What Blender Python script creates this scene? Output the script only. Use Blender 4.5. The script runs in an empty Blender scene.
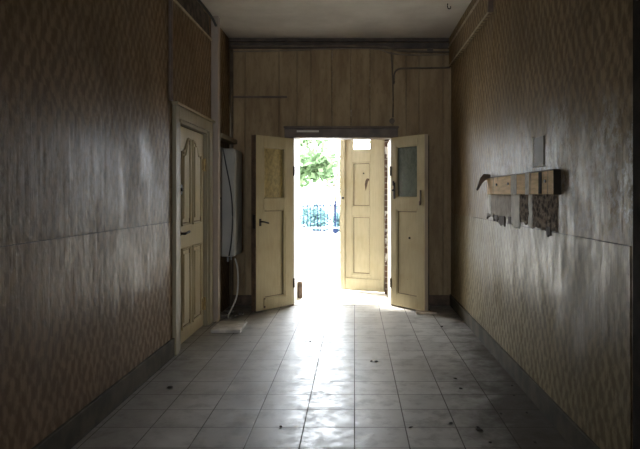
import bpy, bmesh, math, random
from mathutils import Vector, Matrix
random.seed(7)
S = bpy.context.scene
COL = S.collection
F = 621.0; PX, PY = 354.5, 195.0; H = 1.44          # focal length in pixels, vanishing point, eye height
XL, XR, YF, YB, ZC = -1.63, 1.26, 8.10, -7.0, 3.475  # room planes
OL, OR, OT = -0.79, 0.475, 2.183                     # double doorway

def P(px, py, Y): return Vector(((px-PX)*Y/F, Y, H-(py-PY)*Y/F))

# ------------------------------------------------------------------ mesh helpers
class MB:
    def __init__(s): s.bm = bmesh.new()
    def box(s, x0, x1, y0, y1, z0, z1, bev=0.0, M=None):
        b = bmesh.new()
        bmesh.ops.create_cube(b, size=1.0)
        for v in b.verts:
            v.co = Vector((x0+(v.co.x+.5)*(x1-x0), y0+(v.co.y+.5)*(y1-y0), z0+(v.co.z+.5)*(z1-z0)))
        if bev > 0:
            bmesh.ops.bevel(b, geom=b.edges[:], offset=bev, segments=2, profile=.5, affect='EDGES')
        s._merge(b, M); return s
    def _merge(s, b, M=None):
        if M is not None: bmesh.ops.transform(b, matrix=M, verts=b.verts)
        me = bpy.data.meshes.new('t'); b.to_mesh(me); b.free()
        s.bm.from_mesh(me); bpy.data.meshes.remove(me)
    def tube(s, pts, r, n=8, smooth=True, taper=None):
        pts = [Vector(p) for p in pts]
        if smooth and len(pts) > 2: pts = spline(pts)
        rings = []
        up = Vector((0,0,1))
        for i, p in enumerate(pts):
            t = (pts[min(i+1,len(pts)-1)]-pts[max(i-1,0)]).normalized()
            a = t.cross(up)
            if a.length < 1e-3: a = t.cross(Vector((1,0,0)))
            a.normalize(); c = t.cross(a).normalized()
            rr = r if taper is None else r+(taper-r)*i/max(1,len(pts)-1)
            rings.append([s.bm.verts.new(p+a*rr*math.cos(2*math.pi*k/n)+c*rr*math.sin(2*math.pi*k/n)) for k in range(n)])
        for i in range(len(rings)-1):
            for k in range(n):
                s.bm.faces.new((rings[i][k], rings[i][(k+1)%n], rings[i+1][(k+1)%n], rings[i+1][k]))
        s.bm.faces.new(rings[0]); s.bm.faces.new(rings[-1][::-1])
        return s
    def prism(s, outline, d):
        """outline: list of Vector, extruded by the vector d"""
        a = [s.bm.verts.new(p) for p in outline]; b = [s.bm.verts.new(p+d) for p in outline]
        n = len(a)
        s.bm.faces.new(a); s.bm.faces.new(b[::-1])
        for i in range(n): s.bm.faces.new((a[i], b[i], b[(i+1)%n], a[(i+1)%n]))
        return s
    def blob(s, c, sx, sy, sz, rough=.25, sub=2, rnd=random):
        b = bmesh.new(); bmesh.ops.create_icosphere(b, subdivisions=sub, radius=1)
        for v in b.verts:
            k = 1+rough*(rnd.random()*2-1)
            v.co = Vector((c[0]+v.co.x*sx*k, c[1]+v.co.y*sy*k, c[2]+v.co.z*sz*k))
        s._merge(b); return s
    def cyl(s, c, r, h, axis='Z', n=16):
        d = {'X':Vector((h/2,0,0)),'Y':Vector((0,h/2,0)),'Z':Vector((0,0,h/2))}[axis]
        c = Vector(c); return s.tube([c-d, c+d], r, n, smooth=False)

def spline(p, k=6):
    out = []
    for i in range(len(p)-1):
        a, b, c, d = p[max(i-1,0)], p[i], p[i+1], p[min(i+2,len(p)-1)]
        for j in range(k):
            t = j/k
            out.append(.5*((2*b)+(-a+c)*t+(2*a-5*b+4*c-d)*t*t+(-a+3*b-3*c+d)*t**3))
    out.append(p[-1]); return out

def obj(name, mb, m, parent=None, local=False, smooth=False):
    bm = mb.bm
    bmesh.ops.recalc_face_normals(bm, faces=bm.faces)
    if parent is not None and not local:
        off = parent.location if parent.parent is None else parent.parent.location
        bmesh.ops.translate(bm, vec=-off, verts=bm.verts)
    me = bpy.data.meshes.new(name); bm.to_mesh(me); bm.free()
    me.materials.append(m)
    if smooth:
        for f in me.polygons: f.use_smooth = True
    o = bpy.data.objects.new(name, me); COL.objects.link(o)
    if parent is not None: o.parent = parent
    return o
def tag(o, label=None, cat=None, group=None, kind=None):
    if label: o['label'] = label
    if cat: o['category'] = cat
    if group: o['group'] = group
    if kind: o['kind'] = kind
    return o
def thing(name, loc, label, cat, rotz=0, group=None, kind=None):
    o = bpy.data.objects.new(name, None); COL.objects.link(o)
    o.location = loc; o.rotation_euler = (0, 0, rotz); o.empty_display_size = .1
    return tag(o, label, cat, group, kind)
def struct(name, mb, m, label=None, parent=None, smooth=False):
    o = obj(name, mb, m, parent, smooth=smooth)
    o['kind'] = 'structure'
    if label: o['label'] = label
    return o

# ------------------------------------------------------------------ materials
class N:
    def __init__(s, name):
        s.m = bpy.data.materials.new(name); s.m.use_nodes = True
        s.nt = s.m.node_tree; s.b = s.nt.nodes['Principled BSDF']
        s.tc = s.nt.nodes.new('ShaderNodeTexCoord')
    def n(s, t, **kw):
        x = s.nt.nodes.new(t)
        for k, v in kw.items():
            if k in x.inputs: s.set(x.inputs[k], v)
            else: setattr(x, k, v)
        return x
    def set(s, sock, v):
        if isinstance(v, bpy.types.NodeSocket): s.nt.links.new(v, sock)
        elif isinstance(v, (tuple, list)) and len(v) == 3 and sock.type == 'RGBA': sock.default_value = (*v, 1)
        else: sock.default_value = v
    def vec(s, scale=(1,1,1), loc=(0,0,0)):
        x = s.n('ShaderNodeMapping', Vector=s.tc.outputs['Object'])
        x.inputs['Scale'].default_value = scale; x.inputs['Location'].default_value = loc
        return x.outputs['Vector']
    def noise(s, scale=5, detail=4, rough=.55, vec=None, dist=0):
        return s.n('ShaderNodeTexNoise', Vector=vec if vec is not None else s.tc.outputs['Object'], Scale=scale, Detail=detail, Roughness=rough, Distortion=dist).outputs['Fac']
    def math(s, op, a, b=0.0, c=0.0):
        x = s.nt.nodes.new('ShaderNodeMath'); x.operation = op
        s.set(x.inputs[0], a); s.set(x.inputs[1], b); s.set(x.inputs[2], c); return x.outputs[0]
    def step(s, v, a, b):
        x = s.n('ShaderNodeMapRange', interpolation_type='SMOOTHSTEP'); s.set(x.inputs['Value'], v)
        x.inputs['From Min'].default_value = a; x.inputs['From Max'].default_value = b
        return x.outputs['Result']
    def mix(s, f, a, b, mode='MIX'):
        x = s.n('ShaderNodeMix', data_type='RGBA', blend_type=mode)
        s.set(x.inputs['Factor'], f); s.set(x.inputs['A'], a) if False else None
        ins = [i for i in x.inputs if i.type == 'RGBA']; s.set(ins[0], a); s.set(ins[1], b)
        return [o for o in x.outputs if o.type == 'RGBA'][0]
    def sep(s):
        return s.n('ShaderNodeSeparateXYZ', Vector=s.tc.outputs['Object']).outputs
    def bump(s, h, strength=.3, dist=.01):
        b = s.n('ShaderNodeBump', Height=h, Strength=strength, Distance=dist)
        s.nt.links.new(b.outputs['Normal'], s.b.inputs['Normal'])
    def done(s, color=None, rough=None, spec=None, **kw):
        if color is not None: s.set(s.b.inputs['Base Color'], color)
        if rough is not None: s.set(s.b.inputs['Roughness'], rough)
        if spec is not None: s.set(s.b.inputs['Specular IOR Level'], spec)
        for k, v in kw.items(): s.set(s.b.inputs[k.replace('_', ' ')], v)
        return s.m

def simple(name, col, rough=.6, var=.25, scale=6, bump=.15, spec=.5, **kw):
    k = N(name); f = k.noise(scale, 5)
    c = k.mix(k.step(f, .3, .72), tuple(x*(1-var) for x in col), tuple(min(1, x*(1+var*.6)) for x in col))
    if bump: k.bump(k.noise(scale*7, 3), bump, .004)
    return k.done(c, rough, spec, **kw)

def painted_wood(name, col, bare, wear=.5, rough=.5, streak=(9,9,1.2)):
    """old oil paint with grime streaks and chips down to bare wood"""
    k = N(name)
    g = k.noise(3.5, 5, .6, k.vec(streak)); fine = k.noise(38, 4, .6)
    c = k.mix(k.step(g, .35, .75), col, tuple(x*.87 for x in col))
    c = k.mix(k.math('MULTIPLY', k.step(k.noise(1.6, 4), .45, .75), .5), c, (col[0]*.7, col[1]*.6, col[2]*.42))
    chip = k.step(k.math('MULTIPLY_ADD', fine, .5, k.math('MULTIPLY', k.noise(7, 5, .65), .5)), .70-wear*.1, .73-wear*.1)
    c = k.mix(chip, c, bare)
    k.bump(k.math('SUBTRACT', k.noise(22, 3, .5, k.vec((3,3,.5))), chip), .3, .004)
    return k.done(c, k.math('MULTIPLY_ADD', g, .3, rough-.12), .45)

def wallpaper(name, c0, c1, rough=.42, scratch=0.0, spec=.5, pale=(.62,.60,.55)):
    """faded figured wallpaper under old varnish; y, z across the wall"""
    k = N(name); o = k.sep()
    y, z = o['Y'], o['Z']
    wob = k.math('MULTIPLY', k.noise(7, 4, .65), 9.0)
    a = k.math('SINE', k.math('MULTIPLY_ADD', y, 2*math.pi/.105, wob))
    b = k.math('SINE', k.math('MULTIPLY_ADD', z, 2*math.pi/.17, wob))
    d = k.math('MULTIPLY', a, b)
    st = k.noise(6, 4, .6, k.vec((1, 9, 1.3)))
    pat = k.math('MULTIPLY_ADD', d, .20, k.math('MULTIPLY_ADD', k.noise(34, 4, .65, k.vec((1,1,.5))), .55, k.math('MULTIPLY', st, .38)))
    c = k.mix(k.step(pat, .30, .66), c0, c1)
    big = k.noise(.9, 5, .6)
    c = k.mix(k.math('MULTIPLY', k.step(big, .4, .7), .45), c, tuple(x*.62 for x in c0))
    sc = 0.0
    if scratch > 0:
        band = k.math('MULTIPLY', k.step(z, 1.15, 1.45), k.math('SUBTRACT', 1.0, k.step(k.math('MULTIPLY_ADD', k.noise(2.2, 5), .9, z), 2.1, 2.55)))
        band = k.math('MULTIPLY', band, k.math('SUBTRACT', 1.0, k.step(y, 5.6, 6.4)))
        sn = k.step(k.noise(5, 9, .85, k.vec((1, 1.3, .9))), .46, .58)
        sc = k.math('MULTIPLY', k.math('MULTIPLY', band, sn), scratch)
        c = k.mix(sc, c, pale)
    lump = k.step(k.noise(2.6, 8, .78, k.vec((1, 1.6, .7))), .36, .64)
    k.bump(k.math('MULTIPLY_ADD', k.noise(3, 5, .66, k.vec((1,4,.45))), 1.0, k.math('MULTIPLY', k.noise(30, 3, .6, k.vec((1,1,.5))), .05)), .45, .012)
    r = k.math('MULTIPLY_ADD', k.noise(7, 6, .7, k.vec((1,3,.6))), .46, rough-.20)
    r = k.math('MULTIPLY_ADD', lump, .22, k.math('SUBTRACT', r, .10))
    r = k.math('ADD', r, k.math('MULTIPLY', k.math('SUBTRACT', 1.0, k.step(k.math('MULTIPLY_ADD', big, .7, z), .75, 1.25)), .3))
    r = k.math('ADD', r, k.math('MULTIPLY', k.step(k.math('MULTIPLY_ADD', big, .7, z), 2.2, 2.9), .2))
    return k.done(c, r, spec)

M = {}
M['paper_l'] = wallpaper('faded brown figured wallpaper', (.145,.098,.055), (.265,.187,.112), .38, 0.2, spec=.09)
M['paper_r'] = wallpaper('scraped brown figured wallpaper', (.175,.122,.066), (.35,.258,.145), .38, .8, spec=.10)
M['dado_l'] = wallpaper('varnished lower wallpaper', (.170,.115,.070), (.315,.225,.145), .36, spec=.10)
M['dado_r'] = wallpaper('greenish varnished lower wallpaper', (.180,.140,.080), (.345,.285,.170), .36, spec=.10)

k = N('ceiling plaster'); f = k.noise(1.3, 6, .6)
k.bump(k.noise(9, 4), .15, .01)
M['ceiling'] = k.done(k.mix(k.step(f, .3, .7), (.58,.53,.47), (.74,.69,.62)), .8, .2)

k = N('papered planks'); o = k.sep()
f = k.noise(2.2, 5, .6, k.vec((3,1,.6)))
c = k.mix(k.step(f, .3, .72), (.25,.17,.086), (.42,.315,.175))
c = k.mix(k.math('MULTIPLY', k.step(k.noise(24, 4, .6, k.vec((1,1,.4))), .5, .7), .35), c, (.19,.125,.07))
k.bump(k.noise(8, 4, .6, k.vec((4,1,.5))), .25, .008)
M['planks'] = k.done(c, .6, .3)

# floor tiles
k = N('worn grey floor tiles')
v = k.vec((1,1,1), (0, -.07, 0))
br = k.n('ShaderNodeTexBrick', Vector=v, Scale=1.0, offset=0.0, squash=1.0)
br.inputs['Brick Width'].default_value = .315; br.inputs['Row Height'].default_value = .315
br.inputs['Mortar Size'].default_value = .0042; br.inputs['Mortar Smooth'].default_value = .25; br.inputs['Bias'].default_value = 0
k.set(br.inputs['Color1'], (.48,.47,.445)); k.set(br.inputs['Color2'], (.60,.59,.56)); k.set(br.inputs['Mortar'], (.06,.052,.046))
tile = br.outputs['Color']; mort = br.outputs['Fac']
wear = k.noise(5, 7, .7); soft = k.noise(1.1, 5, .6)
c = k.mix(k.math('MULTIPLY', k.step(wear, .45, .68), .65), tile, (.16,.145,.13))
c = k.mix(k.math('MULTIPLY', k.step(soft, .42, .7), .4), c, (.25,.22,.18))
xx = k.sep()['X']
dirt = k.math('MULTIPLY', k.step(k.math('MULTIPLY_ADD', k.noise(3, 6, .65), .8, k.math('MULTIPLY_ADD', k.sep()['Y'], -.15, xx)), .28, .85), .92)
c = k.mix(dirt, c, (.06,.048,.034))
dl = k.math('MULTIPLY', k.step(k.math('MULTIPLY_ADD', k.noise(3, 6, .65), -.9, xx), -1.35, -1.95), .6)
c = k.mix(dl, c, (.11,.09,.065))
k.bump(k.math('SUBTRACT', k.math('MULTIPLY_ADD', k.noise(3, 3), .12, k.math('MULTIPLY', wear, .3)), k.math('MULTIPLY', mort, .2)), .25, .01)
r = k.math('MULTIPLY_ADD', k.step(k.noise(9, 8, .75), .32, .72), .26, .29)
r = k.math('MAXIMUM', r, k.math('MULTIPLY', mort, .8))
r = k.math('MULTIPLY_ADD', dirt, .3, r)
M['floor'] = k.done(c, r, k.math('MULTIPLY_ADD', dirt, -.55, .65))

M['skirt'] = simple('grey painted skirting', (.085,.070,.046), .8, .4, 5, .2, spec=.2)
M['cream'] = painted_wood('old cream door paint', (.45,.375,.215), (.13,.10,.06), .45, .5)
M['cream2'] = painted_wood('sun bleached cream paint', (.51,.45,.295), (.20,.12,.07), .5, .55)
M['cream3'] = painted_wood('greenish cream door paint', (.58,.50,.32), (.13,.09,.05), .35, .42)
M['pale'] = painted_wood('chipped white paint', (.72,.69,.62), (.24,.17,.12), .55, .5)
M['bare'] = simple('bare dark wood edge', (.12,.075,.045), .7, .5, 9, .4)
M['casing'] = simple('dark brown stained casing', (.13,.088,.058), .5, .4, 7, .2)
M['paleedge'] = painted_wood('pale door edge', (.62,.52,.40), (.3,.2,.12), .5, .55)
M['post'] = painted_wood('pinkish grey painted post', (.42,.35,.285), (.22,.14,.09), .3, .5)
M['frame'] = painted_wood('olive cream frame paint', (.31,.265,.17), (.16,.10,.06), .4, .45)
M['iron'] = simple('dark iron', (.035,.03,.027), .45, .3, 20, .1, Metallic=.7)
M['brass'] = simple('tarnished brass', (.42,.30,.13), .4, .3, 20, .1, Metallic=.8)
M['whitebox'] = simple('dull white enamel', (.40,.40,.37), .6, .12, 3, 0, spec=.3)
M['greytrim'] = simple('grey plastic trim', (.3,.3,.3), .5, .1, 3, 0)
M['cable_black'] = simple('black cable sheath', (.02,.02,.02), .5, .2, 9, 0)
M['cable_white'] = simple('off white cable sheath', (.62,.60,.54), .5, .1, 9, 0)
M['cable_brown'] = simple('painted over cable', (.16,.12,.08), .6, .3, 9, 0)
M['pipe_tan'] = simple('painted over tan pipe', (.26,.20,.135), .55, .3, 9, 0)
M['cornice'] = simple('dark wood cornice', (.085,.06,.042), .6, .4, 9, .2)
M['tan'] = simple('tan painted batten', (.50,.41,.27), .5, .3, 9, .2)
M['border'] = wallpaper('border paper', (.15,.10,.05), (.33,.24,.125), .5)
M['torn'] = simple('torn dark plaster', (.10,.075,.055), .85, .6, 12, .8)
M['slab'] = simple('dusty grey slab', (.60,.57,.52), .75, .3, 8, .3)
M['rubble'] = simple('dry plaster and dirt', (.13,.11,.09), .9, .5, 20, .5)
M['chip'] = simple('dark dry chip', (.045,.036,.028), .9, .5, 30, .4)
M['wedge'] = simple('pale sawn wood', (.62,.52,.42), .7, .3, 14, .3)
M['char'] = simple('blackened wood', (.03,.024,.018), .9, .4, 9, .3, spec=.1)
k = N('bare board wood'); f = k.noise(6, 6, .65, k.vec((1,.7,7)))
c = k.mix(k.step(f, .35, .7), (.85,.60,.28), (.58,.38,.16)); c = k.mix(k.step(k.noise(3.5, 4, .6, k.vec((1,2.4,.3))), .55, .68), c, (.16,.10,.055))
k.bump(f, .3, .004); M['board'] = k.done(c, .7, .15)
M['stripe'] = simple('pale paint streak on wood', (.86,.82,.72), .8, .2, 20, .3, spec=.1)
k = N('bare masonry'); vv = k.n('ShaderNodeTexVoronoi', Scale=19.0, feature='F1')
k.nt.links.new(k.vec((1,1,1.4)), vv.inputs['Vector'])
f = k.noise(16, 6, .7); e = k.step(k.math('MULTIPLY_ADD', f, .9, vv.outputs['Distance']), .6, 1.1)
c = k.mix(e, (.055,.04,.028), (.30,.225,.16)); c = k.mix(k.step(k.noise(60, 4), .5, .7), c, (.09,.065,.048))
k.bump(k.math('ADD', e, f), .8, .02); M['masonry'] = k.done(c, .9, .2)
M['greypatch'] = simple('bare grey plaster', (.32,.27,.20), .8, .45, 14, .6)
M['plasterstrip'] = simple('pale plaster remnant', (.74,.71,.64), .8, .2, 10, .4)
M['plate'] = simple('brown grey plate', (.14,.115,.085), .6, .3, 12, .3)
M['block'] = simple('weathered brown block', (.22,.155,.115), .8, .5, 12, .5)
k = N('old brickwork'); b2 = k.n('ShaderNodeTexBrick', Scale=1.0)
rot = k.n('ShaderNodeMapping', Vector=k.tc.outputs['Object']); rot.inputs['Rotation'].default_value = (math.pi/2, 0, 0)
k.nt.links.new(rot.outputs['Vector'], b2.inputs['Vector'])
b2.inputs['Brick Width'].default_value = .25; b2.inputs['Row Height'].default_value = .085; b2.inputs['Mortar Size'].default_value = .008
k.set(b2.inputs['Color1'], (.14,.085,.06)); k.set(b2.inputs['Color2'], (.10,.065,.05)); k.set(b2.inputs['Mortar'], (.3,.28,.25))
c = k.mix(k.step(k.noise(5.5, 5, .6), .57, .63), b2.outputs['Color'], (.72,.70,.66))
k.bump(k.noise(30, 4), .5, .01); M['brick'] = k.done(c, .9, .2)
def glass(name, col, rough, trans, bump):
    k = N(name); f = k.noise(26, 4, .6, k.vec((1,1,.7)))
    c = k.mix(k.step(f, .35, .7), col, tuple(x*.6 for x in col))
    if bump: k.bump(k.noise(45, 2), bump, .004)
    return k.done(c, rough, .5, Transmission_Weight=trans, IOR=1.45)
M['glass_amber'] = glass('dirty patterned amber glass', (.55,.42,.16), .32, .25, .5)
M['glass_dark'] = glass('dirty grey green glass', (.20,.25,.20), .22, .45, .0)
M['ground'] = simple('pale paving', (.62,.60,.55), .8, .12, 1.5, 0)
M['leaf'] = simple('green leaves', (.10,.16,.075), .9, .5, .8, 0, spec=.1)
M['leaf2'] = simple('pale green leaves', (.16,.22,.12), .5, .4, .8, 0)
M['teal'] = simple('bluish green leaves', (.10,.18,.17), .9, .4, 1.2, 0, spec=.05)
M['bark'] = simple('brown bark', (.09,.07,.05), .9, .4, 5, .3)
M['fence'] = simple('dark blue fence paint', (.012,.018,.040), 1.0, .2, 3, 0, spec=.0)
M['galv'] = simple('light grey metal', (.20,.21,.22), .5, .2, 3, 0)

# ------------------------------------------------------------------ room shell
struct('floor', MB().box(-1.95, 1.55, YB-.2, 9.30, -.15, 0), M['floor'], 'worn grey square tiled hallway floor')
struct('ceiling', MB().box(-1.95, 1.55, YB-.2, 9.30, ZC, ZC+.15), M['ceiling'], 'dull grey plaster ceiling')
DL0, DL1, DLT = 5.68, 6.85, 2.125                    # hole of the side door
wl = struct('wall_left', MB().box(XL-.25, XL, YB, DL0, 0, ZC).box(XL-.25, XL, DL1, YF, 0, ZC).box(XL-.25, XL, DL0, DL1, DLT, ZC).box(XL-.27, XL-.2, DL0, DL1, 0, DLT), M['paper_l'], 'left hallway wall in faded brown wallpaper')
struct('wallpaper_dado', MB().box(XL, XL+.004, YB, 5.545, .16, 1.20), M['dado_l'], parent=wl)
tp = MB()
ol = [Vector((XL, 5.5+i*.05, 3.20+.0)) for i in range(30)]
up = [Vector((XL, 5.5+i*.05, 3.42+.03*random.random())) for i in range(30)][::-1]
tp.prism(ol+up, Vector((.006,0,0)))
struct('torn_paper_band', tp, M['torn'], 'dark torn band above the paper edge', wl)
struct('paper_seam_shade', MB().box(XL, XL+.0055, YB, 5.545, 1.200, 1.2035), M['torn'], parent=wl)  # dark strip drawn as the shadow line along the seam
wr = struct('wall_right', MB().box(XR, XR+.25, 2.70, YF, 0, ZC).box(XR, XR+.25, YB, 1.78, 0, ZC).box(XR, XR+.25, 1.78, 2.70, 2.12, ZC).box(XR+.2, XR+.27, 1.78, 2.70, 0, 2.12), M['paper_r'], 'right hallway wall in scraped brown wallpaper')
struct('wallpaper_dado', MB().box(XR-.004, XR, 2.83, YF, .14, 1.205), M['dado_r'], parent=wr)
BW = (-.95, .75, .95, 2.75)                          # fill window added behind the viewer, unseen, to brighten the hallway
struct('paper_seam_shade', MB().box(XR-.0055, XR, 2.83, 4.05, 1.204, 1.207).box(XR-.0045, XR, 4.05, 6.6, 1.204, 1.207), M['torn'], parent=wr)  # seam shadow drawn as a thin dark strip here too
struct('wall_back', MB().box(-1.9, BW[0], YB-.2, YB, 0, ZC).box(BW[1], 1.5, YB-.2, YB, 0, ZC).box(BW[0], BW[1], YB-.2, YB, 0, BW[2]).box(BW[0], BW[1], YB-.2, YB, BW[3], ZC), M['paper_l'], 'wall behind the viewer')
wn = thing('fill_window', (-.1, YB-.1, BW[2]), 'unseen window added behind the viewer for fill light', 'window', kind='structure')
obj('fill_window_frame', MB().box(BW[0], BW[0]+.05, YB-.14, YB-.08, BW[2], BW[3]).box(BW[1]-.05, BW[1], YB-.14, YB-.08, BW[2], BW[3]).box(BW[0]+.05, BW[1]-.05, YB-.14, YB-.08, BW[2], BW[2]+.05).box(BW[0]+.05, BW[1]-.05, YB-.14, YB-.08, BW[3]-.05, BW[3]).box(-.125, -.075, YB-.14, YB-.08, BW[2]+.05, BW[3]-.05), M['pale'], wn)
# far wall: papered planks
fw = MB(); x = XL-.2; edges = [-1.83]
for e in (245, 279, 297, 311, 332, 351, 370, 393, 406, 419, 443): edges.append((e-PX)*YF/F)
edges.append(1.46)
for a, b in zip(edges, edges[1:]):
    for (c, d) in ([(a, b)] if (b <= OL or a >= OR or True) else []):
        lo = 0
        if d <= OL or c >= OR: fw.box(c+.002, d-.002, YF, YF+.05, 0, ZC, .004)
        else:
            fw.box(c+.002, d-.002, YF, YF+.05, OT, ZC, .004)
            if c < OL: fw.box(c+.002, OL, YF, YF+.05, 0, OT)
            if d > OR: fw.box(OR, d-.002, YF, YF+.05, 0, OT)
wf = struct('wall_far', fw, M['planks'], 'far wall of brown papered vertical planks')
core = MB().box(-1.9, OL-.02, YF+.05, 8.95, 0, ZC).box(OR+.02, 1.5, YF+.05, 8.95, 0, ZC).box(OL-.02, OR+.02, YF+.05, 8.35, OT+.02, ZC).box(OL-.02, OR+.02, 8.35, 8.95, 2.6, ZC)
struct('masonry_core', core, M['brick'], parent=wf)
struct('wall_outer', MB().box(-6, OL-.05, 8.95, 9.25, 0, 5).box(.44, 6, 8.95, 9.25, 0, 5).box(OL-.05, .44, 8.95, 9.25, 2.62, 5), M['brick'], 'bare brick outer jambs with white plaster scraps')
M['sill'] = simple('pale glare stone', (.80,.77,.70), .5, .12, 4, .1)  # albedo raised so the doorway floor looks blown out by daylight
struct('door_sill', MB().box(OL-.05, .44+.02, YF+.02, 9.30, 0, .006, .002), M['sill'], 'pale glare stone threshold in the doorway, lightened to show daylight glare')
# jamb lining
jl = thing('trim_1', (OL, YF, 0), 'chipped white jambs lining the open doorway', 'door jamb', kind='structure')
obj('jamb_lining', MB().box(OL-.02, OL, YF+.0, 8.95, 0, OT, .003), M['pale'], jl)
obj('jamb_lining', MB().box(OR, OR+.02, YF+.0, 8.95, 0, OT, .003), M['pale'], jl)
obj('head_lining', MB().box(OL-.02, OR+.02, YF+.0, 8.35, OT, OT+.02, .003), M['casing'], jl)
cs = thing('trim_2', (OL, YF, 0), 'dark brown casing around the double doorway', 'door casing', kind='structure')
obj('head_casing', MB().box(OL-.12, OR+.09, YF-.035, YF, OT, OT+.125, .006).box(OL-.13, OR+.10, YF-.05, YF-.0, OT+.125, OT+.15, .005), M['casing'], cs)
obj('side_casing', MB().box(OL-.10, OL, YF-.02, YF, 0, OT, .004), M['casing'], cs)
obj('side_casing', MB().box(OR, OR+.09, YF-.02, YF, 0, OT, .004), M['casing'], cs)
tag(obj('torn_paper_scrap', MB().box(P(297,0,YF).x, P(319,0,YF).x, YF-.041, YF-.035, 2.255, 2.28, .002, ), M['pale'], cs), 'pale torn scrap on the dark casing')
# skirtings
struct('baseboard_left', MB().box(XL, XL+.025, YB, 5.545, 0, .165, .006), M['skirt'], 'grey skirting along the left wall')
struct('baseboard_right', MB().box(XR-.022, XR, 2.84, YF, 0, .145, .006), M['skirt'], 'grey skirting along the right wall')
struct('baseboard_far', MB().box(XL, OL-.11, YF-.02, YF, 0, .136, .005).box(OR+.10, XR-.022, YF-.02, YF, 0, .136, .005), M['bare'], 'dark skirting under the far plank wall')
# cornice and borders
struct('trim_3', MB().box(XL, XR, YF-.05, YF, ZC-.045, ZC, .008).box(XL, XR, YF-.02, YF, ZC-.13, ZC-.05, .005), M['cornice'], 'dark cornice along the top of the far wall')
rb = thing('trim_4', (XR, 5.65, 3.1), 'wallpapered bulkhead band high on the right wall', 'bulkhead', kind='structure')
obj('bulkhead', MB().box(XR-.035, XR, 5.65, YF-.05, 3.10, ZC), M['border'], rb)
obj('batten', MB().box(XR-.045, XR-.035, 5.65, YF-.05, 3.10, 3.114, .002), M['tan'], rb)
obj('batten', MB().box(XR-.05, XR-.035, 5.65, YF-.05, 3.345, 3.365, .003), M['tan'], rb)
obj('end_cap', MB().box(XR-.05, XR, 5.62, 5.65, 3.10, ZC, .003), M['casing'], rb)
struct('trim_5', MB().box(XL, XL+.014, 5.52, 7.04, 3.185, 3.21, .003), M['tan'], 'thin tan batten high on the left wall over the door')
struct('trim_6', MB().box(XL, XL+.03, 5.44, 5.485, 2.27, ZC, .004), M['casing'], 'dark vertical batten above the near edge of the side door')
struct('trim_7', MB().box(XL-.0, XL+.086, 7.05, 7.15, 0, ZC-.0, .010), M['post'], 'pinkish grey square post standing against the left wall')

# ------------------------------------------------------------------ doors
def leaf(name, loc, rotz, label, w, h, t, side, z0, mats, glass_z, panels, stile, edge_m, glassm, tilt=0, sx=(0,1)):
    """leaf along +x from hinge at the origin; visible face at y=0 on the -y side, thickness to +y*side"""
    d = thing(name, loc, label, 'door', rotz, kind='structure')
    d.rotation_euler = (0, tilt, rotz)
    y0, y1 = sorted((0, t*side))
    a, b = stile
    fr = MB()
    fr.box(0, a, y0, y1, z0, z0+h, .004).box(w-b, w, y0, y1, z0, z0+h, .004)
    holes = sorted(panels + ([glass_z] if glass_z else []))
    zs = [z0]+[q for p in holes for q in p]+[z0+h]
    for i in range(0, len(zs), 2): fr.box(a, w-b, y0, y1, zs[i], zs[i+1])
    obj('door_frame', fr, mats, d, local=True)
    ym = (y0+y1)/2
    for (p, q) in panels:
        pb = MB().box(a, w-b, ym-.010, ym+.010, p, q)
        pn = obj('door_panel', pb, mats, d, local=True)
        mo = MB()
        for yy0, yy1 in ((y0+.004, ym-.010), (ym+.010, y1-.004)):
            yy0, yy1 = sorted((yy0, yy1)); m = .022
            mo.box(a, a+m, yy0, yy1, p, q, .003).box(w-b-m, w-b, yy0, yy1, p, q, .003).box(a+m, w-b-m, yy0, yy1, p, p+m, .003).box(a+m, w-b-m, yy0, yy1, q-m, q, .003)
        obj('moulding', mo, mats, pn, local=True)
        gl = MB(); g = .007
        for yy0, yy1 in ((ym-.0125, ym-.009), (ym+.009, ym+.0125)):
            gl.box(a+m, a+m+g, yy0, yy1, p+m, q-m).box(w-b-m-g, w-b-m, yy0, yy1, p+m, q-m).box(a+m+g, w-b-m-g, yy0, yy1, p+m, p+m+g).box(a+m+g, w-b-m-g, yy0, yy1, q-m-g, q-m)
        obj('groove_shade', gl, M['bare'], pn, local=True)  # dark strips draw the shadow lines along the panel mouldings
    if glass_z:
        p, q = glass_z
        if glassm: obj('glass_pane', MB().box(a, w-b, ym-.003, ym+.003, p, q), glassm, d, local=True)['label'] = ('dark grey green pane' if glassm is M['glass_dark'] else 'patterned amber pane')
        mo = MB(); m = .014
        for yy0, yy1 in ((y0+.004, ym-.003), (ym+.003, y1-.004)):
            mo.box(a, a+m, yy0, yy1, p, q, .003).box(w-b-m, w-b, yy0, yy1, p, q, .003).box(a+m, w-b-m, yy0, yy1, p, p+m, .003).box(a+m, w-b-m, yy0, yy1, q-m, q, .003)
        obj('glazing_bead', mo, mats, d, local=True)
    if edge_m:
        obj('edge_strip', MB().box(w, w+.006, y0, y1, z0, z0+h, .002), edge_m, d, local=True)
    return d
# left inner leaf. hinge end to free end runs towards the viewer; the street face is turned to us
hl = Vector((OL, 8.06, 0)); el = Vector((-1.195, 7.54, 0)); dl = (el-hl); WL = dl.length
rz = math.atan2(dl.y, dl.x)
LH = 2.15
# direction (-.6,-.79): the visible face (towards +x,-y) lies on the local +y side
d1 = leaf('door_1', hl, rz, 'cream door leaf with amber pane and black lever handle, folded open left of the doorway', WL, LH, .078, -1, .022, M['cream'],
          (1.395, 2.035), [(.15, 1.265)], (.155, .13), M['bare'], M['glass_amber'], tilt=.0)
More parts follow.
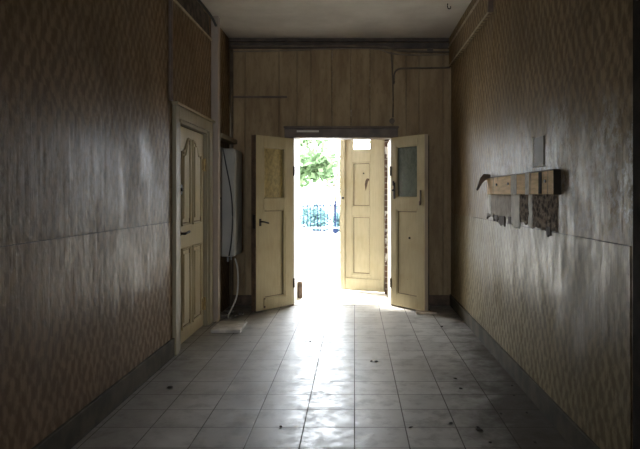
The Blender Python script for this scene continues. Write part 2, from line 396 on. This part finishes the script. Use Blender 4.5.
# lever on the free stile
lv = MB().box(WL-.085, WL-.050, 0, .006, 1.06, 1.15, .004); esc = obj('lock_plate', lv, M['iron'], d1, local=True)
obj('handle', MB().tube([(WL-.066,.0,1.115),(WL-.066,.045,1.115),(WL-.085,.052,1.112),(WL-.165,.05,1.095)], .010, 8), M['iron'], esc, local=True, smooth=True)
obj('lock_case', MB().box(WL-.002, WL+.014, -.05, -.004, 1.03, 1.20, .003), M['iron'], d1, local=True)
for z in (.30, 1.75): obj('hinge', MB().cyl((.0,.006,z), .011, .12), M['iron'], d1, local=True)
obj('kick_moulding', MB().box(.14, WL-.125, .0, .012, .075, .155, .004), M['cream'], d1, local=True)
obj('moulding_gap', MB().box(WL-.150, WL-.125, .0, .010, .045, .17, .003), M['bare'], d1, local=True)

hr = Vector((OR, 8.06, 0)); er = Vector((.852, 7.56, 0)); dr = er-hr; WR = dr.length
rz = math.atan2(dr.y, dr.x)
d2 = leaf('door_2', hr, rz, 'cream door leaf with dark grey green pane, folded open right of the doorway', WR, 2.16, .055, 1, .022, M['cream'],
          (1.405, 2.06), [(.16, 1.255)], (.10, .125), M['paleedge'], M['glass_dark'])
obj('latch', MB().box(.055, .085, -.014, 0, 1.39, 1.60, .003).cyl((.07,-.02,1.50), .012, .03, 'Y').box(.06,.08,-.03,-.014,1.56,1.62,.003), M['iron'], d2, local=True)
obj('bolt', MB().box(WR-.075, WR-.055, -.012, 0, 1.33, 1.50, .003).cyl((WR-.065,-.016,1.34), .012, .05), M['casing'], d2, local=True)
obj('nail_head', MB().cyl((.34,.0125,.90), .013, .012, 'Y'), M['iron'], d2, local=True)
for z in (.30, 1.75): obj('hinge', MB().cyl((.0,-.006,z), .011, .12), M['iron'], d2, local=True)
obj('rebate_strip', MB().box(WR-.05, WR-.004, .055, .085, .025, 2.17, .004), M['bare'], d2, local=True)

# outer right leaf, a little ajar
ho = Vector((.432, 9.06, 0)); eo = Vector((-.205, 9.36, 0)); do = eo-ho; WO = do.length
rz = math.atan2(do.y, do.x)
d3 = leaf('door_3', ho, rz, 'sun bleached cream outer door leaf with small square window, half closing the doorway', WO, 2.58, .05, -1, .015, M['cream2'],
          (2.107, 2.42), [(.255, 1.13), (1.26, 1.93)], (.215, .185), None, None)
obj('astragal', MB().box(WO-.075, WO+.012, 0, .022, .02, 2.58, .006), M['cream2'], d3, local=True)
obj('knob', MB().cyl((WO-.055,.032,1.395), .011, .03, 'Y').blob((WO-.055,.052,1.395), .02,.016,.02, 0, 2), M['iron'], d3, local=True, smooth=True)
obj('weather_board', MB().box(.0, WO-.08, 0, .014, .03, .20, .005), M['cream2'], d3, local=True)
obj('paint_peel', MB().prism([Vector((.30,-.0135,1.66)),Vector((.28,-.0135,1.685)),Vector((.235,-.0135,1.68)),Vector((.20,-.0135,1.70)),Vector((.215,-.0135,1.655)),Vector((.26,-.0135,1.65)),Vector((.30,-.0135,1.50)),Vector((.315,-.0135,1.60))], Vector((0,.003,0))), M['bare'], d3, local=True)
obj('peep_hole', MB().cyl((.335,-.012,1.76), .012, .006, 'Y'), M['iron'], d3, local=True)
# outer left leaf, fully open, seen edge on
d4 = leaf('door_4', Vector((OL-.055, 9.27, 0)), math.radians(93), 'outer door leaf swung fully open, bleached white, seen nearly edge on', .62, 2.58, .05, 1, .015, M['pale'],
          (2.107, 2.42), [(.255, 1.13), (1.26, 1.93)], (.12, .12), None, None)
obj('latch', MB().box(.02, .06, -.02, 0, 1.15, 1.19, .003), M['iron'], d4, local=True)

# side door in the left wall
d5 = thing('door_5', (XL-.03, 5.78, 0), 'closed greenish cream panelled side door in the left wall', 'door', kind='structure')
DW = 6.82-5.78; DH = 2.10
def arch(y0, y1, z0, z1, rise):
    w = y1-y0; out = [(y0,z0),(y1,z0)]
    for i in range(0, 9):
        t = 1-i/8; u = t if rise else 1-t               # u = 1 beside the middle stile
        out.append((y0+w*t, z1-.14+.14*(.5-.5*math.cos(math.pi*min(1, max(0, (u-.25)/.6))))))
    return out
body = MB().box(-.045, 0, 0, DW, .012, DH, .003)
obj('door_frame', body, M['cream3'], d5, local=True)
for (y0, y1) in ((.17, .46), (.575, .90)):
    for (z0, z1, ar) in ((1.15, 2.00, True), (.15, .92, False)):
        pts = arch(y0, y1, z0, z1, y0 < .3) if ar else [(y0,z0),(y1,z0),(y1,z1),(y0,z1)]
        pn = obj('door_panel', MB().prism([Vector((0, p, q)) for p, q in pts], Vector((.004,0,0))), M['cream3'], d5, local=True)
        cy, cz = (y0+y1)/2, (z0+z1)/2
        inner = [Vector((.004, cy+(p-cy)*.62, cz+(q-cz)*.86)) for p, q in pts]
        obj('raised_field', MB().prism(inner, Vector((.012,0,0))), M['cream3'], pn, local=True)
        ring = [Vector((.006, p, q)) for p, q in pts]
        mo = MB().tube(ring+[ring[0]], .013, 6, smooth=False)
        obj('moulding', mo, M['cream3'], pn, local=True)
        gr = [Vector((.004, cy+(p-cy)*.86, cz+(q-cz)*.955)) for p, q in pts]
        obj('groove_shade', MB().tube(gr+[gr[0]], .0055, 5, smooth=False), M['bare'], pn, local=True)  # dark outline paints the shade beside the panel moulding
obj('handle', MB().cyl((.012,.085,1.075), .022, .02, 'X').tube([(.02,.085,1.075),(.06,.085,1.075),(.066,.11,1.078),(.06,.24,1.085)], .012, 8), M['iron'], d5, local=True, smooth=True)
obj('lock_case', MB().box(0, .03, .02, .11, 1.44, 1.54, .004).cyl((.035,.065,1.49), .016, .02, 'X'), M['iron'], d5, local=True)
for z in (.25, 1.77): obj('hinge', MB().cyl((.012, DW+.005, z), .014, .14).box(.0,.006,DW-.06,DW+.0,z-.06,z+.06,.002), M['brass'], d5, local=True)
tf = thing('trim_8', (XL, 5.55, 0), 'moulded olive cream frame around the side door', 'door casing', kind='structure')
obj('side_casing', MB().box(XL, XL+.036, 5.55, 5.66, 0, 2.25, .006).box(XL-.05, XL+.012, 5.66, 5.78, 0, 2.12, .004), M['frame'], tf)
obj('side_casing', MB().box(XL, XL+.036, 6.87, 6.99, 0, 2.25, .006).box(XL-.05, XL+.012, 6.825, 6.87, 0, 2.12, .004), M['frame'], tf)
obj('head_casing', MB().box(XL, XL+.036, 5.66, 6.87, 2.14, 2.25, .006).box(XL, XL+.06, 5.53, 7.01, 2.25, 2.275, .005).box(XL-.05, XL+.012, 5.78, 6.825, 2.112, 2.14), M['frame'], tf)
# near door in the right wall, only its casing edge is in view
nd = thing('door_6', (XR+.06, 1.78, 0), 'dark brown door at the near end of the right wall', 'door', kind='structure')
obj('door_frame', MB().box(XR+.06, XR+.10, 1.79, 2.69, .01, 2.11, .004), M['casing'], nd)
obj('door_panel', MB().box(XR+.05, XR+.06, 1.95, 2.53, .25, .95, .004).box(XR+.05, XR+.06, 1.95, 2.53, 1.15, 1.95, .004), M['casing'], nd)
nt = thing('trim_9', (XR, 2.70, 0), 'dark brown casing at the near edge of the right wall', 'door casing', kind='structure')
obj('side_casing', MB().box(XR-.010, XR, 2.68, 2.792, 0, ZC, .003), M['char'], nt)
obj('side_casing', MB().box(XR-.012, XR, 1.68, 1.80, 0, ZC, .004), M['casing'], nt)
obj('head_casing', MB().box(XR-.012, XR, 1.80, 2.68, 2.10, 2.22, .004), M['casing'], nt)

# ------------------------------------------------------------------ things by the left wall
wb = thing('water_heater', (XL, 7.36, .705), 'dull white box shaped water heater hung on the left wall past the post', 'water heater')
obj('body', MB().box(XL+.026, -1.418, 7.36, 7.85, .705, 1.995, .03), M['whitebox'], wb)
obj('back_plate', MB().box(XL+.001, XL+.026, 7.40, 7.81, .74, 2.02, .004), M['greytrim'], wb)
obj('knob', MB().cyl((XL+.03, 7.352, 1.40), .022, .03, 'Y'), M['cable_black'], wb)
for yy in (7.50, 7.70): obj('pipe_stub', MB().cyl((-1.53, yy, .67), .012, .07), M['greytrim'], wb)
tag(obj('ledge', MB().box(XL, -1.525, 7.17, 8.07, 2.10, 2.155, .006), M['frame']), 'narrow pale ledge on the left wall above the white water heater', 'ledge')
tag(obj('cable', MB().tube([P(223,149,7.33)+Vector((0,0,.0)), P(226,165,7.335), P(231,192,7.335), P(232.5,215,7.335), P(231.5,240,7.335), P(229,256,7.34)], .008, 6), M['cable_black'], smooth=True), 'thin black cable hanging down the front of the white water heater', 'cable')
tag(obj('cable', MB().tube([P(235,258.5,7.55), P(237.5,268,7.55), P(238,284,7.52), P(236.5,297,7.48), P(232,308,7.40), Vector((-1.49,7.30,.012)), Vector((-1.46,7.22,.012))], .010, 6), M['cable_white'], smooth=True), 'off white cable hanging from the water heater to the floor', 'cable')
tag(obj('floor_slab', MB().box(-1.50, -1.19, 6.47, 6.90, .001, .038, .006), M['slab']), 'loose dusty grey slab lying on the floor by the post', 'slab')
rr = random.Random(3)
for i, (x, y, s) in enumerate(((-1.55,7.26,.05),(-1.53,7.31,.03),(-1.40,7.28,.03),(-1.50,7.5,.06),(-1.36,7.42,.035),(-1.57,7.4,.045))):
    tag(obj('rubble_lump', MB().blob((x,y,s*.55), s, s*.9, s*.6, .25, 2, rr), M['rubble']), 'dark plaster lump on the floor under the water heater', 'rubble', 'plaster lumps under the water heater')
tag(obj('corner_pipe', MB().tube([(XL+.035, YF-.045, .0), (XL+.035, YF-.045, 3.33)], .022, 8, False), M['cable_brown'], smooth=True), 'dark painted pipe running up the far left corner', 'pipe')
tag(obj('ceiling_cable', MB().tube([Vector((XL+.02,3.2,3.46)), Vector((XL+.03,4.6,3.44)), Vector((XL+.02,5.3,3.46)), Vector((XL+.035,5.9,3.43)), Vector((XL+.03,6.5,3.44)), Vector((XL+.05,6.85,3.41)), Vector((XL+.06,7.04,3.36))], .016, 6), M['cable_black'], smooth=True), 'dark sagging cable along the ceiling edge of the left wall', 'cable')

# ------------------------------------------------------------------ pipes and cables on the far wall
yw = YF-.012
def W(px, py, dy=0): return P(px, py, YF-.012-dy)
tag(obj('wall_pipe', MB().tube([W(231,46.4,.03), W(300,46,.03), W(350,45.8,.03), W(385,47,.03), W(398,50.5,.03), W(420,51.5,.03), W(450,52,.03)], .014, 6), M['cable_brown'], smooth=True), 'dark pipe bending along the far wall just under the cornice', 'pipe')
tag(obj('wall_cable', MB().tube([W(232,51.5), W(270,51), W(320,49.3), W(352,48.4), W(378,49.3), W(392,53.5), W(416,55), W(449,54.5)], .009, 6), M['pipe_tan'], smooth=True), 'light tan cable drooping below the dark pipe on the far wall', 'cable')
c1 = thing('wall_conduit', W(392,122), 'thin conduit dropping down the far wall to a round socket above the doorway', 'conduit')
obj('conduit', MB().tube([W(391,52), W(392,66), W(393,90), W(393,117)], .010, 6), M['cable_brown'], c1, smooth=True)
obj('socket', MB().cyl(W(392,121,.005), .035, .03, 'Y', 12), M['cable_brown'], c1)
tag(obj('wall_conduit', MB().tube([W(394,84,.01), W(394.3,74,.01), W(397,69.8,.01), W(403,68.5,.01), W(425,68,.01), W(450,67.5,.01)], .012, 6), M['cable_brown'], smooth=True), 'dark conduit elbowing from the vertical drop to the right corner', 'conduit')
tag(obj('wall_batten', MB().box(P(231,0,YF).x, P(287,0,YF).x, YF-.018, YF, 2.705, 2.73, .004), M['casing']), 'short dark batten fixed level on the far wall, upper left', 'batten')
tag(obj('junction_box', MB().box(P(427,0,YF).x, P(433,0,YF).x, YF-.03, YF, 3.29, 3.35, .005), M['cable_brown']), 'tiny dark junction box below the cornice near the right corner', 'junction box')
tag(obj('ceiling_hook', MB().tube([(.99,6.6,3.475),(.99,6.6,3.44),(1.0,6.6,3.42),(1.02,6.6,3.425),(1.02,6.6,3.445)], .006, 6), M['iron'], smooth=True), 'small dark hook in the ceiling near the right wall', 'hook')

# ------------------------------------------------------------------ right wall
bd = thing('coat_board', (XR, 4.7, 1.44), 'bare wooden coat board fixed along the right wall, pegs gone', 'board')
obj('board', MB().box(1.216, XR, 3.79, 5.69, 1.445, 1.592, .004), M['board'], bd)
obj('end_grain', MB().box(1.213, XR-.001, 3.782, 3.79, 1.443, 1.594, .002), M['char'], bd)
for a, b in ((4.82, 4.66), (4.415, 4.325)): tag(obj('paint_stripe', MB().box(1.212, 1.216, b, a, 1.443, 1.594, .001), M['stripe'], bd), 'pale stripe across the board')
tag(obj('stain', MB().box(1.2135, 1.216, 4.03, 4.10, 1.447, 1.59, .0005), M['char'], bd), 'dark stain on the board')
for yy in (4.90, 3.95, 5.3): obj('nail', MB().cyl((1.212, yy, 1.528), .010, .012, 'X', 8), M['iron'], bd)
obj('top_edge', MB().box(1.214, XR, 3.80, 5.69, 1.592, 1.600, .002), M['bare'], bd)
def ragged(y0, y1, z0, z1, amp, step=.035, seed=1, nubs=()):
    r = random.Random(seed); n = max(3, int((y1-y0)/step)); pts = []
    for i in range(n+1):
        y = y0+(y1-y0)*i/n; pts.append((y, z0+amp*(r.random()-.5)*2))
    m = max(2, int((z1-z0)/step))
    for i in range(1, m): pts.append((y1+.012*(r.random()-.5)*2, z0+(z1-z0)*i/m))
    pts += [(y1, z1), (y0, z1)]
    for i in range(m-1, 0, -1): pts.append((y0+.012*(r.random()-.5)*2, z0+(z1-z0)*i/m))
    return pts
def patch(name, y0, y1, z0, z1, amp, m, label, seed, t=.008):
    pts = ragged(y0, y1, z0, z1, amp, seed=seed)
    o = obj(name, MB().prism([Vector((XR, p, q)) for p, q in pts], Vector((-t,0,0))), m, wr)
    o['label'] = label; return o
patch('bare_patch', 4.96, 5.70, 1.255, 1.445, .02, M['greypatch'], 'bare grey plaster under the board', 1)
patch('bare_patch', 4.46, 4.71, 1.235, 1.445, .015, M['masonry'], 'narrow dark masonry under the board', 2)
patch('bare_patch', 3.86, 4.37, 1.215, 1.445, .012, M['masonry'], 'large dark mottled masonry under the board', 3)
patch('plaster_strip', 4.71, 4.96, 1.20, 1.445, .02, M['plasterstrip'], 'pale plaster strip under the board', 4, .010)
patch('plaster_strip', 4.375, 4.455, 1.20, 1.445, .02, M['plasterstrip'], 'pale narrow plaster strip under the board', 5, .012)
patch('plaster_strip', 5.70, 5.80, 1.25, 1.48, .02, M['plasterstrip'], 'pale strip under the far end of the board', 6, .010)
for j, (a, b, z0, z1) in enumerate(((4.95,5.06,1.205,1.265),(5.18,5.36,1.185,1.262),(5.42,5.58,1.215,1.262),(5.78,5.86,1.225,1.27),(3.96,4.05,1.175,1.235))):
    patch('torn_hole', a, b, z0, z1, .012, M['torn'], 'dark torn nub hanging from the patch', 20+j, .012)
tag(obj('torn_rag', MB().prism([P(490.5,174.5,5.70), P(484,174,5.70), P(480.5,178,5.70), P(476.5,190,5.70), P(478,190.5,5.70), P(482.5,183,5.70), P(486,180,5.70), P(491,180.5,5.70)], Vector((0,.03,0))), M['bare']), 'dark torn rag curling off the far end of the coat board', 'rag')
pl = thing('wall_plate', (XR, 4.24, 1.64), 'small brown upright rectangular plate on the right wall above the board', 'plate')
obj('plate', MB().box(XR-.008, XR, 4.115, 4.345, 1.64, 1.835, .002), M['plate'], pl)
obj('rim', MB().box(XR-.011, XR, 4.345, 4.357, 1.63, 1.845, .002).box(XR-.011, XR, 4.103, 4.345, 1.63, 1.64, .002), M['stripe'], pl)

# ------------------------------------------------------------------ bits on the floor
tag(obj('wood_wedge', MB().prism([Vector((.745,7.50,.0)), Vector((.99,7.50,.0)), Vector((.99,7.50,.022)), Vector((.745,7.50,.034))], Vector((0,.07,0))), M['wedge']), 'pale wood offcut on the floor under the right door leaf', 'offcut')
bw = MB().blob((-.755, 8.66, .13), .035, .06, .15, .14, 2, rr)
tag(obj('wooden_block', MB().box(-.788, -.722, 8.60, 8.72, 0, .235, .022), M['block']), 'small weathered brown block standing against the left doorway jamb', 'block')
def chip(px, py, s, name='debris_chip', label='small dark dry chip on the grey tiles towards the right wall', group='dry chips on the floor near the right wall', m='chip'):
    Y = H*F/(py-PY); x = (px-PX)*Y/F
    o = obj(name, MB().blob((0,0,0), s, s*.75, s*.32, .35, 1, rr), M[m])
    o.location = (x, Y, s*.30); o.rotation_euler = (0, 0, rr.random()*6)
    return tag(o, label, 'debris', group)
for px, py, s in ((504,364,.028),(455,379,.016),(461,389,.018),(514,396,.013),(480,431,.024),(478,428,.014),(451,424,.018),(501,414,.012),(527,413,.012),(535,443,.014),(490,443,.014),(518,380,.012),(512,386,.012),(493,353,.018),(488,347,.016),(442,327,.02)):
    chip(px, py, s)
chip(371.5, 361.5, .016, label='left one of two dark crumbs lying close together mid floor', group='crumbs mid floor')
chip(376, 361.8, .017, label='right one of two dark crumbs lying close together mid floor', group='crumbs mid floor')
chip(170, 388, .026, 'dry_leaf', 'single dark curled leaf on the tiles near the left wall', None)
chip(310.5, 341.5, .014, label='lone dark crumb on the bright tiles in front of the doorway', group=None)
chip(281, 427, .013, label='small dark crumb on the near tiles left of centre', group=None)
chip(411, 428, .018, label='flat dark scrap on a tile joint in the near right floor', group=None)

# ------------------------------------------------------------------ outside
struct('ground', MB().box(-40, 40, 9.25, 90, -.12, -.005), M['ground'], 'pale bleached paving outside the doorway')
def tree(loc, label, cz, rad, n, leafm, trunk_h, seed, size=.16):
    r = random.Random(seed)
    t = thing('tree', loc, label, 'tree', group='trees beyond the doorway')
    tm = MB().tube([(0,0,0),(.05,.02,trunk_h*.5),(.0,.0,trunk_h)], .13, 8, taper=.07)
    for j in range(5):
        a = j*1.3; tm.tube([(0,0,trunk_h*.8),(math.cos(a)*rad*.4, math.sin(a)*rad*.4, cz+.2),(math.cos(a)*rad*.8, math.sin(a)*rad*.8, cz+.5)], .05, 6, taper=.015)
    obj('trunk', tm, M['bark'], t, local=True)
    fm = bmesh.new()
    cl = [Vector((r.gauss(0,.5)*rad, r.gauss(0,.5)*rad, cz+r.gauss(0,.45)*rad)) for _ in range(26)]
    for i in range(n):
        c = r.choice(cl)+Vector((r.gauss(0,.17),r.gauss(0,.17),r.gauss(0,.17)))*rad
        u = Vector((r.gauss(0,1),r.gauss(0,1),r.gauss(0,1))).normalized(); w = u.orthogonal().normalized()
        u *= size*(.6+.8*r.random()); w *= size*.5
        vs = [fm.verts.new(c+q) for q in (-u, w, u, -w)]; fm.faces.new(vs)
    mb = MB(); mb.bm.free(); mb.bm = fm
    f = obj('foliage', mb, leafm, t, local=True)
    return t
tree((-2.3, 20, 0), 'leafy green tree seen through the left half of the doorway', 2.65, 1.15, 2900, M['leaf'], 2.6, 5)
tree((-1.1, 34, 0), 'paler thin tree farther back in the doorway view', 2.6, 1.6, 500, M['leaf2'], 2.2, 9, .13)
fc = thing('railing_fence', (0, 23, 0), 'dark blue iron railing fence beyond the gate', 'fence')
bars = MB(); x = -6.0
while x < 6:
    bars.cyl((x, 23, .60), .016, 1.12, 'Z', 6); x += .125
obj('bars', bars, M['fence'], fc)
obj('rail', MB().box(-6, 6, 22.98, 23.02, 1.02, 1.06), M['fence'], fc)
obj('rail', MB().box(-6, 6, 22.98, 23.02, .12, .15), M['fence'], fc)
for xx_ in (-5.9, -3.3, -.70, 1.9, 4.5): obj('post', MB().box(xx_-.028, xx_+.028, 22.95, 23.05, -.005, 1.22, .008), M['fence'], fc)
def shrub(loc, r_, h, seed, label):
    r = random.Random(seed); fm = bmesh.new()
    for i in range(900):
        c = Vector((r.gauss(0,.42)*r_, r.gauss(0,.42)*r_, abs(r.gauss(.5,.24))*h))
        u = Vector((r.gauss(0,1),r.gauss(0,1),r.gauss(0,1))).normalized(); w = u.orthogonal().normalized()
        u *= .09; w *= .05
        fm.faces.new([fm.verts.new(c+q) for q in (-u, w, u, -w)])
    t = thing('shrub', loc, label, 'shrub', group='low shrubs behind the railing')
    mb = MB(); mb.bm.free(); mb.bm = fm; obj('foliage', mb, M['teal'], t, local=True)
    obj('stem', MB().tube([(0,0,0),(.02,0,h*.5)], .03, 6, False), M['bark'], t, local=True)
shrub((-1.45, 25, 0), .42, .95, 1, 'bluish green shrub behind the railing, nearest the middle of the doorway gap')
shrub((-.45, 24.4, 0), .40, .85, 2, 'low bluish green shrub behind the railing next to the outer door leaf')
shrub((-2.0, 27.5, 0), .42, .90, 4, 'bluish green shrub behind the railing beside the left jamb')
gt = thing('garden_gate', (-.73, 14, 0), 'low pale grey metal gate standing on the bright paving', 'gate')
obj('rail', MB().tube([(-1.9,14,.70),(.15,14,.70)], .016, 8, False), M['galv'], gt)
obj('rail', MB().tube([(-1.9,14,.15),(.15,14,.15)], .016, 8, False), M['galv'], gt)
for xx_ in (-1.9, -.73, .15): obj('upright', MB().tube([(xx_,14,-.005),(xx_,14,.72)], .014, 8, False), M['galv'], gt)
obj('latch_box', MB().box(-.49, -.39, 13.97, 14.03, .58, .68, .006), M['fence'], gt)

# ------------------------------------------------------------------ light, world, camera
w = bpy.data.worlds.new('World'); S.world = w; w.use_nodes = True
bg = w.node_tree.nodes['Background']
bg.inputs['Color'].default_value = (.90, .96, 1.04, 1); bg.inputs['Strength'].default_value = 9.0
pl_ = bpy.data.lights.new('daylight_portal', 'AREA'); pl_.shape = 'RECTANGLE'; pl_.size = 1.30; pl_.size_y = 2.6
pl_.cycles.is_portal = True
po = bpy.data.objects.new('daylight_portal', pl_); COL.objects.link(po); po.location = ((OL+.44)/2-.02, 9.26, 1.31); po.rotation_euler = (-math.pi/2, 0, 0)
po['kind'] = 'helper'
p2 = pl_.copy(); p2.size = BW[1]-BW[0]; p2.size_y = BW[3]-BW[2]
po2 = bpy.data.objects.new('fill_window_portal', p2); COL.objects.link(po2); po2.location = ((BW[0]+BW[1])/2, YB-.21, (BW[2]+BW[3])/2); po2.rotation_euler = (math.pi/2, 0, 0); po2['kind'] = 'helper'

sl = bpy.data.lights.new('sun', 'SUN'); sl.energy = 10; sl.angle = math.radians(9); sl.color = (1, .96, .88)
so = bpy.data.objects.new('sun', sl); COL.objects.link(so); so.location = (-6, 16, 12)
so.rotation_euler = Vector((.46, -.50, -.95)).to_track_quat('-Z', 'Y').to_euler()
cam = bpy.data.cameras.new('camera'); co = bpy.data.objects.new('camera', cam); COL.objects.link(co)
co.location = (0, 0, H); co.rotation_euler = (math.pi/2, 0, 0)
cam.sensor_fit = 'HORIZONTAL'; cam.sensor_width = 36; cam.lens = 36*F/640
cam.shift_x = -(PX-320)/640; cam.shift_y = -(224.5-PY)/640
cam.clip_start = .05; cam.clip_end = 200
S.camera = co
S.view_settings.view_transform = 'Standard'; S.view_settings.look = 'None'
S.view_settings.gamma = 1; S.view_settings.use_curve_mapping = False; S.view_settings.exposure = 1.35
S.cycles.max_bounces = 10; S.cycles.diffuse_bounces = 6; S.cycles.glossy_bounces = 5; S.cycles.transmission_bounces = 6
S.cycles.sample_clamp_indirect = 8; S.cycles.use_denoising = True
S.cycles.caustics_reflective = False; S.cycles.caustics_refractive = False
